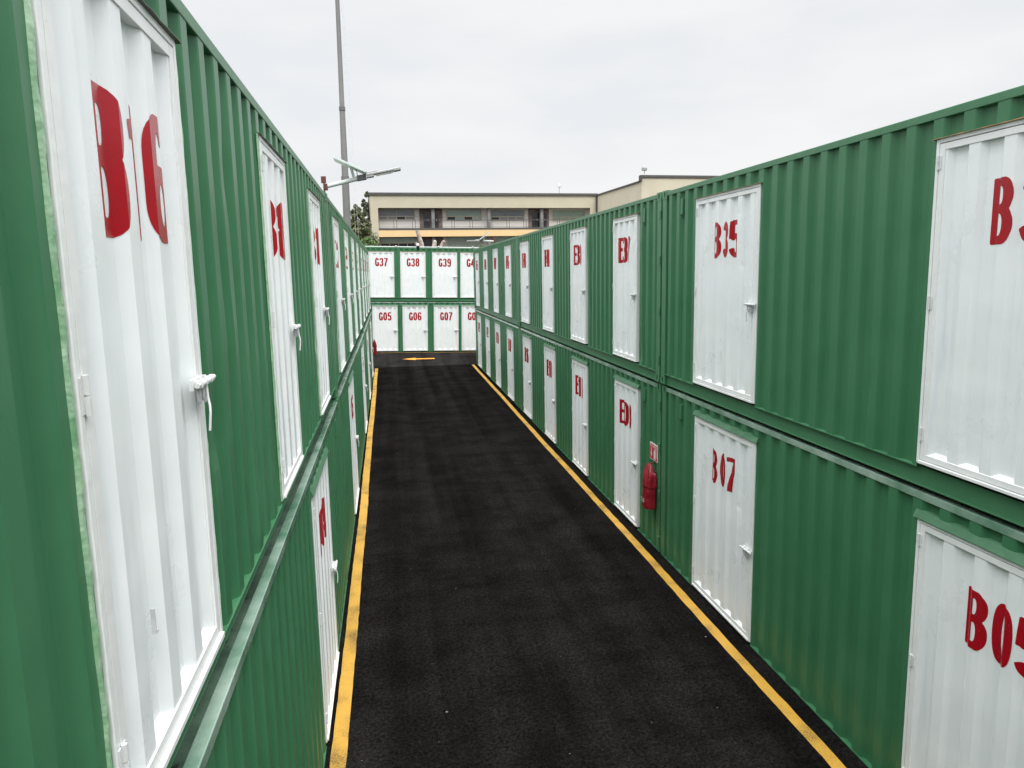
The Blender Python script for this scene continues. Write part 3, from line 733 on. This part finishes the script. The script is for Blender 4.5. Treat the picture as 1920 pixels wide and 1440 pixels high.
# ------------------------------------------------------------------ building behind
M['beige'] = paint('beige_stucco', (.53, .49, .365), (.58, .54, .41), .85, scale=.6, bump=.01, bscale=8)
M['beige2'] = paint('pale_stucco', (.60, .55, .42), (.66, .61, .47), .85, scale=.6)
M['grey_wall'] = paint('light_grey_wall', (.76, .73, .68), (.82, .79, .74), .85, scale=.8)
M['slab'] = paint('dark_fascia', (.085, .08, .078), (.11, .105, .10), .7, scale=2)
M['band'] = paint('orange_yellow_stucco', (.80, .57, .29), (.86, .62, .34), .85, scale=.8)
M['stone'] = paint('brown_stone_cladding', (.13, .10, .09), (.27, .21, .18), .9, scale=2.6, bump=.04, bscale=4)
M['pillar'] = paint('grey_pillar', (.22, .22, .22), (.26, .26, .26), .7)
M['win_frame'] = plain('cream_window_frame', (.52, .47, .36), .5)
M['open'] = plain('open_window_dark', (.008, .008, .009), .3)
M['door_dark'] = plain('dark_glazed_door', (.010, .011, .016), .12)
def glass(name, c):
    m, t, b = nodes(name); n = t.nodes.new; l = t.links.new
    tc = n('ShaderNodeTexCoord'); mp = n('ShaderNodeMapping'); mp.inputs['Scale'].default_value = (.5, .5, 1.6); l(tc.outputs['Object'], mp.inputs[0])
    nz = n('ShaderNodeTexNoise'); nz.inputs['Scale'].default_value = .9; nz.inputs['Detail'].default_value = 3; l(mp.outputs[0], nz.inputs['Vector'])
    rp = n('ShaderNodeValToRGB'); rp.color_ramp.elements[0].position = .4; rp.color_ramp.elements[1].position = .6
    rp.color_ramp.elements[0].color = (c[0]*.8, c[1]*.8, c[2]*.8, 1); rp.color_ramp.elements[1].color = (*c, 1)
    l(nz.outputs['Fac'], rp.inputs[0]); l(rp.outputs[0], b.inputs['Base Color']); b.inputs['Roughness'].default_value = .08
    return m
M['glass_green'] = glass('green_tinted_glass', (.34, .47, .40))
M['glass_grey'] = glass('grey_tinted_glass', (.20, .23, .245))
RD = 1.15
BA = -.055      # facade turned slightly: right end farther
bl = empty('building', (-1.7, 80, 0), (0, 0, -BA*1.0)); tag(bl, 'long beige two storey block with an orange band, behind the end containers', 'building')
def bx(px): return (px-693.6)*.0571         # facade metres from its left end, from measured columns
W_ = bx(1126)
def part(name, mat, boxes, parent=bl, bevel=0):
    m = MB()
    for b_ in boxes: m.box(*b_)
    return m.build(name, mat, parent, bevel=bevel)
OL, OR_ = bx(706.6), bx(1112.6)
ZT, ZC, ZO, ZS, ZBd, ZL = 12.70, 12.47, 11.15, 9.07, 8.85, 8.17
part('wall', M['beige'], [(0, W_, 0, .35, ZO, ZC), (0, OL, 0, .35, -1, ZO), (OR_, W_, 0, .35, -1, ZO), (.001, .3, .35, 12, -1, ZC), (0, W_, 11.7, 12, -1, ZC)])
part('parapet_cap', M['slab'], [(-.15, W_+.1, -.15, .5, ZC, ZT)])
part('roof', M['roof'], [(.3, W_, .35, 11.7, ZO+.3, ZO+.45)])
part('balcony_slab', M['slab'], [(OL, OR_, -.02, RD, ZBd, ZS)])
part('fascia_band', M['band'], [(OL, OR_, -.01, .2, ZL, ZBd)])
part('ceiling', M['grey_wall'], [(OL, OR_, .35, RD+.2, ZO+.02, ZO+.1), (OL, OR_, .2, RD+.2, ZL+.3, ZL+.4)])
part('lower_slab', M['slab'], [(OL, OR_, -.02, RD, 5.0, 5.2)])
part('ground_wall', M['beige'], [(OL, OR_, 0, .3, -1, 5.0)])
K = (80.0+RD)/80.0
def zz(z): return EYE+(z-EYE)*K
part('recess_wall', M['grey_wall'], [(OL-.5, OR_+1.2, RD, RD+.2, 5.2, zz(ZO)+.6)])
def rx(px): return (bx(px)-1.7)*K+1.7-.18
def window(px0, px1, z0, z1, zm, tops, bots, gl, yb=RD, col=None):
    x0, x1 = rx(px0), rx(px1); z0, z1, zm = zz(z0), zz(z1), zz(zm)
    w_ = empty('window', (0, 0, 0), (0, 0, 0), bl)
    m = MB(); f = .06
    m.box(x0-f, x1+f, yb-.10, yb-.002, z1, z1+f); m.box(x0-f, x1+f, yb-.10, yb-.002, z0-f, z0)
    m.box(x0-f, x0, yb-.099, yb-.002, z0, z1); m.box(x1, x1+f, yb-.099, yb-.002, z0, z1); m.box(x0, x1, yb-.098, yb-.004, zm-.05, zm+.05)
    for i in range(1, tops): xx = x0+(x1-x0)*i/tops; m.box(xx-.02, xx+.02, yb-.097, yb-.004, zm+.05, z1)
    for i in range(1, len(bots)): xx = x0+(x1-x0)*i/len(bots); m.box(xx-.045, xx+.045, yb-.097, yb-.004, z0, zm-.05)
    m.build('window_frame', M['win_frame'], w_)
    for i in range(tops):
        a, b_ = x0+(x1-x0)*i/tops, x0+(x1-x0)*(i+1)/tops
        p = MB(); p.box(a+.02, b_-.02, yb-.05, yb-.03, zm+.05, z1); p.build('pane', gl, w_)
    for i, o_ in enumerate(bots):
        a, b_ = x0+(x1-x0)*i/len(bots), x0+(x1-x0)*(i+1)/len(bots)
        p = MB(); p.box(a+.045, b_-.045, yb-.05, yb-.03, z0, zm-.05); p.build('pane', M['open'] if o_ else gl, w_)
GG, GR = M['glass_green'], M['glass_grey']
window(711.5, 776, 9.98, 10.93, 10.27, 2, [0, 0, 1, 0], GR)
window(836.8, 901, 9.92, 10.90, 10.25, 2, [1, 0, 1, 0], GG)
window(921, 984.3, 9.88, 10.86, 10.20, 2, [1, 0, 0, 0], GR)
window(1042, 1104, 9.84, 10.80, 10.15, 2, [0, 0, 0, 0], GG)
for a, b_, g_, o_ in ((713, 778, GG, [1, 1, 1, 1]), (838, 903, GG, [0, 0, 0, 0]), (922, 985, GG, [0, 1, 0, 0]), (1043, 1104, GG, [0, 0, 0, 0])):
    window(a, b_, 7.15, 8.12, 7.52, 2, o_, g_)
for (a, b_) in ((786, 828), (993, 1033)):
    part('stone_cladding', M['stone'], [(rx(a), rx(b_), RD-.12, RD, zz(ZS)-.2, zz(ZO)), (rx(a), rx(b_), RD-.12, RD, 5.2, zz(ZL))])
for (a, b_) in ((793.5, 804.5), (810.5, 820.5), (999.8, 1013), (1020.5, 1028)):
    for (q0, q1) in ((8.8, 10.58), (5.2, 7.80)):
        d_ = part('door', M['door_dark'], [(rx(a), rx(b_), RD-.17, RD-.125, zz(q0), zz(q1))])
        part('door_handle', M['alu'], [(rx(b_)-.25, rx(b_)-.18, RD-.24, RD-.172, zz(q0)+1.0, zz(q0)+1.2)], d_)
for (a, b_) in ((804.6, 810.4), (911, 916.4), (1014.2, 1020)):
    part('column', M['pillar'], [(bx(a), bx(b_), .3, .65, ZS, ZO+.05), (bx(a), bx(b_), .3, .65, 5.2, ZL+.31)])
rl = [(OL, OR_, -.0, .04, 9.88, 9.93), (OL, OR_, .005, .03, 9.77, 9.79), (OL, OR_, .005, .03, 9.17, 9.20)]
for px in (707.5, 734.2, 739.4, 768.6, 773.8, 841.6, 846.3, 875.6, 880.6, 910, 918, 946.7, 951.4, 979.7, 984.4, 1012, 1046, 1051, 1080, 1085):
    rl.append((bx(px)-.02, bx(px)+.025, -.005, .035, ZS, 9.88))
part('balcony_railing', M['slab'], rl)
part('wall_lamp', M['sign_white'], [(rx(781)-.12, rx(781)+.12, RD-.15, RD-.005, zz(10.25), zz(10.4))])
part('wall_lamp', M['sign_white'], [(rx(830.5)-.12, rx(830.5)+.12, RD-.15, RD-.005, zz(10.2), zz(10.35))])
cwk = [(-1.25, -.001, .2, 1.6, 8.72, 8.95), (-1.25, -.001, .2, 1.6, 8.55, 8.66), (-1.25, -.001, .2, .25, 9.82, 9.9)]
for i in range(10): cwk.append((-1.25+i*.135, -1.20+i*.135, .205, .245, 8.95, 9.82))
cwk += [(-1.25, -.001, .21, .24, 9.1+.18*i, 9.13+.18*i) for i in range(4)]
part('catwalk', M['slab'], cwk)
# wing that comes forward on the right
wx, wy = W_, 0
part('wing_wall', M['beige2'], [(W_, W_+.35, -12.6, -.001, -1, ZC-.02), (W_, W_+16, -12.95, -12.6, -1, 12.82), (W_+.351, W_+.7, -12.6, -12.0, ZC, 12.82)])
part('wing_cap', M['slab'], [(W_-.12, W_+.5, -12.5, -.16, ZC-.019, ZT-.13), (W_-.12, W_+16, -13.05, -12.5, 12.82, 13.04), (W_-.12, W_-.0, -13.04, -12.5, 12.5, 12.819)])
part('downpipe', M['slab'], [(W_-.16, W_-.02, -.3, -.16, -1, ZC)])
part('wing_roof', M['roof'], [(W_+.36, W_+16, -12.0, 0, 12.0, 12.2)])
dk = empty('floodlight', (23.62, 67.6, 13.04)); tag(dk, 'small floodlight on the corner of the beige wing roof', 'floodlight')
m = MB(); m.tube([(0, 0, 0), (0, 0, .3)], .03, 8); m.build('stem', M['alu_dark'], dk)
m = MB(); m.box(-.24, .24, -.08, .08, .28, .58); m.box(-.2, .2, -.10, -.081, .31, .55); m.build('lamp_body', M['alu'], dk, bevel=.01)
dk = empty('roof_camera', (18.9, 82.2, 11.3)); tag(dk, 'small camera on a thin mast on the flat roof', 'security camera')
m = MB(); m.tube([(0, 0, 0), (0, 0, 2.15)], .022, 8); m.build('mast', M['alu_dark'], dk)
m = MB(); m.tube([(-.05, 0, 2.15), (0, 0, 2.25), (.02, 0, 2.42), (.1, 0, 2.5)], [.12, .15, .13, .06], 10); m.box(.05, .32, -.05, .05, 2.18, 2.27); m.box(-.2, -.05, -.04, .04, 2.32, 2.4); m.build('camera_body', M['galv'], dk, smooth=True)

# ------------------------------------------------------------------ tall mast
M['mast'] = paint('grey_steel_mast', (.15, .15, .145), (.19, .187, .18), .6, scale=.8, streak=(.17, .17, .165))
ms = empty('tall_mast', (-2.52, 48, 0)); tag(ms, 'tall tapering grey steel mast rising behind the left container row', 'mast')
m = MB(); zsx = [(-.5, .28), (10.2, .215), (10.25, .205), (14.3, .165), (14.34, .150), (27, .10)]
m.tube([(z*.006-.02, 0, z) for z, _ in zsx], [r_ for _, r_ in zsx], 16); m.build('mast_pole', M['mast'], ms, smooth=True)
m = MB()
for z, r_ in ((10.2, .245), (14.3, .19)): m.tube([(z*.006-.02, 0, z-.12), (z*.006-.02, 0, z+.1)], r_, 16)
m.build('joint_collar', M['mast'], ms, smooth=True)
for dx, dx2 in ((.13, .55), (.20, .72)):
    m = MB(); m.tube([(.11+dx, -.2, 27), (dx2, -.6, 5.5)], .006, 6); m.build('cable', M['galv'], ms)

# ------------------------------------------------------------------ small bulbs and camera along the end container roof
def on_g(x): return (x, GY+x*GA+.03, .29+ZU-x*GT+CH-.02)
for i, x in enumerate((.36, 2.52, 4.30)):
    a = empty('rail_bulb', on_g(x)); tag(a, ['small white bulb on the end container roof edge above door G38', 'small white bulb on the end container roof edge above door G39', 'small white bulb on the end container roof edge above door G40'][i], 'bulb', 'small bulbs on the end container')
    m = MB(); m.tube([(0, 0, 0), (0, 0, .035)], .02, 8); m.build('socket', M['black'], a)
    m = MB(); m.tube([(0, 0, .035), (0, 0, .05), (0, 0, .075), (0, 0, .10), (0, 0, .11)], [.018, .038, .045, .032, .008], 10); m.build('globe', M['lens'], a, smooth=True)
a = empty('rail_camera', on_g(1.47)); tag(a, 'small black camera with white dome on the end container roof edge', 'security camera')
m = MB(); m.tube([(0, -.03, -.10), (0, -.03, .02), (0, -.03, .10)], [.03, .075, .085], 12); m.build('camera_base', M['black'], a, smooth=True)
m = MB(); m.tube([(0, -.03, .10), (0, -.03, .15), (0, -.03, .20), (0, -.03, .23)], [.075, .085, .06, .02], 12); m.build('dome', M['sign_white'], a, smooth=True)
a = empty('conduit', on_g(-1.2)); tag(a, 'thin pale conduit running along the end container roof edge', 'conduit')
m = MB(); m.tube([(0, .05, .045), (5.8, .05-.06, .045-.148)], .022, 8); m.build('pipe', M['galv'], a)

# ------------------------------------------------------------------ trees
def leafmat(name, c, c2):
    m, t, b = nodes(name); n = t.nodes.new; l = t.links.new
    oi = n('ShaderNodeTexCoord'); nz = n('ShaderNodeTexNoise'); nz.inputs['Scale'].default_value = 1.7; nz.inputs['Detail'].default_value = 5; l(oi.outputs['Object'], nz.inputs['Vector'])
    rp = n('ShaderNodeValToRGB'); rp.color_ramp.elements[0].position = .35; rp.color_ramp.elements[1].position = .65
    rp.color_ramp.elements[0].color = (*c, 1); rp.color_ramp.elements[1].color = (*c2, 1)
    l(nz.outputs['Fac'], rp.inputs[0]); l(rp.outputs[0], b.inputs['Base Color']); b.inputs['Roughness'].default_value = .55
    return m
M['leafA'] = leafmat('mixed_green_leaves', (.055, .072, .022), (.15, .155, .06))
M['leafB'] = leafmat('dark_green_leaves', (.035, .052, .022), (.09, .105, .05))
M['leafC'] = leafmat('bright_green_leaves', (.05, .11, .02), (.11, .19, .04))
M['bark'] = paint('bark', (.07, .05, .04), (.13, .10, .08), .9, scale=6)
def tree(name, loc, h, rad, mat, label, cone=True, n=9000, ls=.11, seed=0, cat='tree', trunk=True, z_low=.12):
    rd = random.Random(seed); t = empty(name, loc); tag(t, label, cat)
    tr = MB(); 
    if trunk:
        tr.tube([(0, 0, -.3), (.03, 0, h*.3), (-.03, .02, h*.65), (0, 0, h*.96)], [h*.022, h*.018, h*.01, h*.003], 8)
    cl = MB(); nb = 70
    blobs = []
    for i in range(nb):
        f_ = z_low+(1-z_low)*(i+.5)/nb; rr = rad*((1-f_)**.5 if cone else math.sqrt(max(.05, 1-(2*f_-1)**2)))
        a = i*2.399+rd.uniform(-.4, .4); q = rr*rd.uniform(.35, 1.02)
        c = Vector((math.cos(a)*q, math.sin(a)*q, h*f_+rd.uniform(-.2, .2)))
        blobs.append((c, max(.18, rr*rd.uniform(.22, .42))))
        if trunk and i % 2 == 0: tr.tube([(0, 0, max(.2, c.z-.5*q)), tuple(c)], [h*.006, h*.002], 5)
    if trunk: tr.build('trunk', M['bark'], t, smooth=True)
    for i in range(n):
        c, br = blobs[rd.randrange(nb)]
        d = Vector((rd.gauss(0, 1), rd.gauss(0, 1), rd.gauss(0, 1))).normalized()
        p = c+d*br*rd.uniform(.4, 1.08); s_ = ls*rd.uniform(.6, 1.3)
        nn = (d+Vector((rd.uniform(-.8, .8), rd.uniform(-.8, .8), rd.uniform(-.2, .9)))).normalized()
        a = nn.orthogonal().normalized(); b = nn.cross(a); th = rd.uniform(0, 6.28); a, b = a*math.cos(th)+b*math.sin(th), b*math.cos(th)-a*math.sin(th)
        cl.face([p-a*s_, p-b*s_*.45, p+a*s_, p+b*s_*.45+nn*s_*.12])
    cl.build('crown', mat, t, fix=False)
    return t
tree('tree', (-2.9, 72, 0), 10.5, 3.2, M['leafA'], 'bushy pointed tree between the tall mast and the beige building', n=15000, ls=.14, seed=2, z_low=.3)
tree('tree', (-2.0, 84.5, 0), 13.1, 2.5, M['leafB'], 'slender darker tree touching the left end of the beige building', n=8000, ls=.14, seed=6, z_low=.3)
tree('shrub', (-1.75, 66, 4.6), 2.7, 1.1, M['leafC'], 'round bright green shrub at the foot of the trees', cone=False, n=4500, ls=.08, seed=4, cat='shrub', z_low=.0)
tree('shrub', (5.75, 46, 4.0), 1.85, .62, M['leafC'], 'small sparse plant behind the end containers beside the far lamp', cone=False, n=500, ls=.055, seed=9, cat='shrub', z_low=.1)
# pollarded pale trees behind the end containers
M['palebark'] = paint('mottled_pale_bark', (.26, .19, .17), (.62, .56, .50), .85, scale=3.5, bump=.02, bscale=12, specks=(.12, .06, .05), spk=.56)
pt = empty('pruned_tree', (2.3, 50, 0)); tag(pt, 'hard pruned tree with mottled pale limbs rising behind doors G38 and G39', 'tree')
m = MB(); m.tube([(0, 0, 0), (0, 0, 3.2), (.1, 0, 4.2)], [.35, .28, .26], 12); m.build('trunk', M['palebark'], pt, smooth=True)
def limb(pts, rs):
    m = MB(); m.tube(pts, rs, 12); o = m.build('limb', M['palebark'], pt, smooth=True); return o
limb([(.05, 0, 3.9), (-.05, 0, 5.2), (-.15, 0, 6.2), (-.42, 0, 7.1)], [.22, .17, .14, .12])
limb([(-.02, 0, 4.0), (-.25, 0, 5.3), (-.42, 0, 6.1), (-.58, 0, 6.3)], [.15, .11, .10, .11])
limb([(.1, 0, 3.9), (.45, 0, 5.2), (.66, 0, 5.95), (.72, 0, 6.38), (.74, 0, 6.46)], [.2, .15, .17, .13, .03])
limb([(.1, 0, 3.9), (.7, 0, 5.2), (1.1, 0, 6.0), (1.32, 0, 6.35), (1.36, 0, 6.44)], [.2, .13, .12, .13, .03])
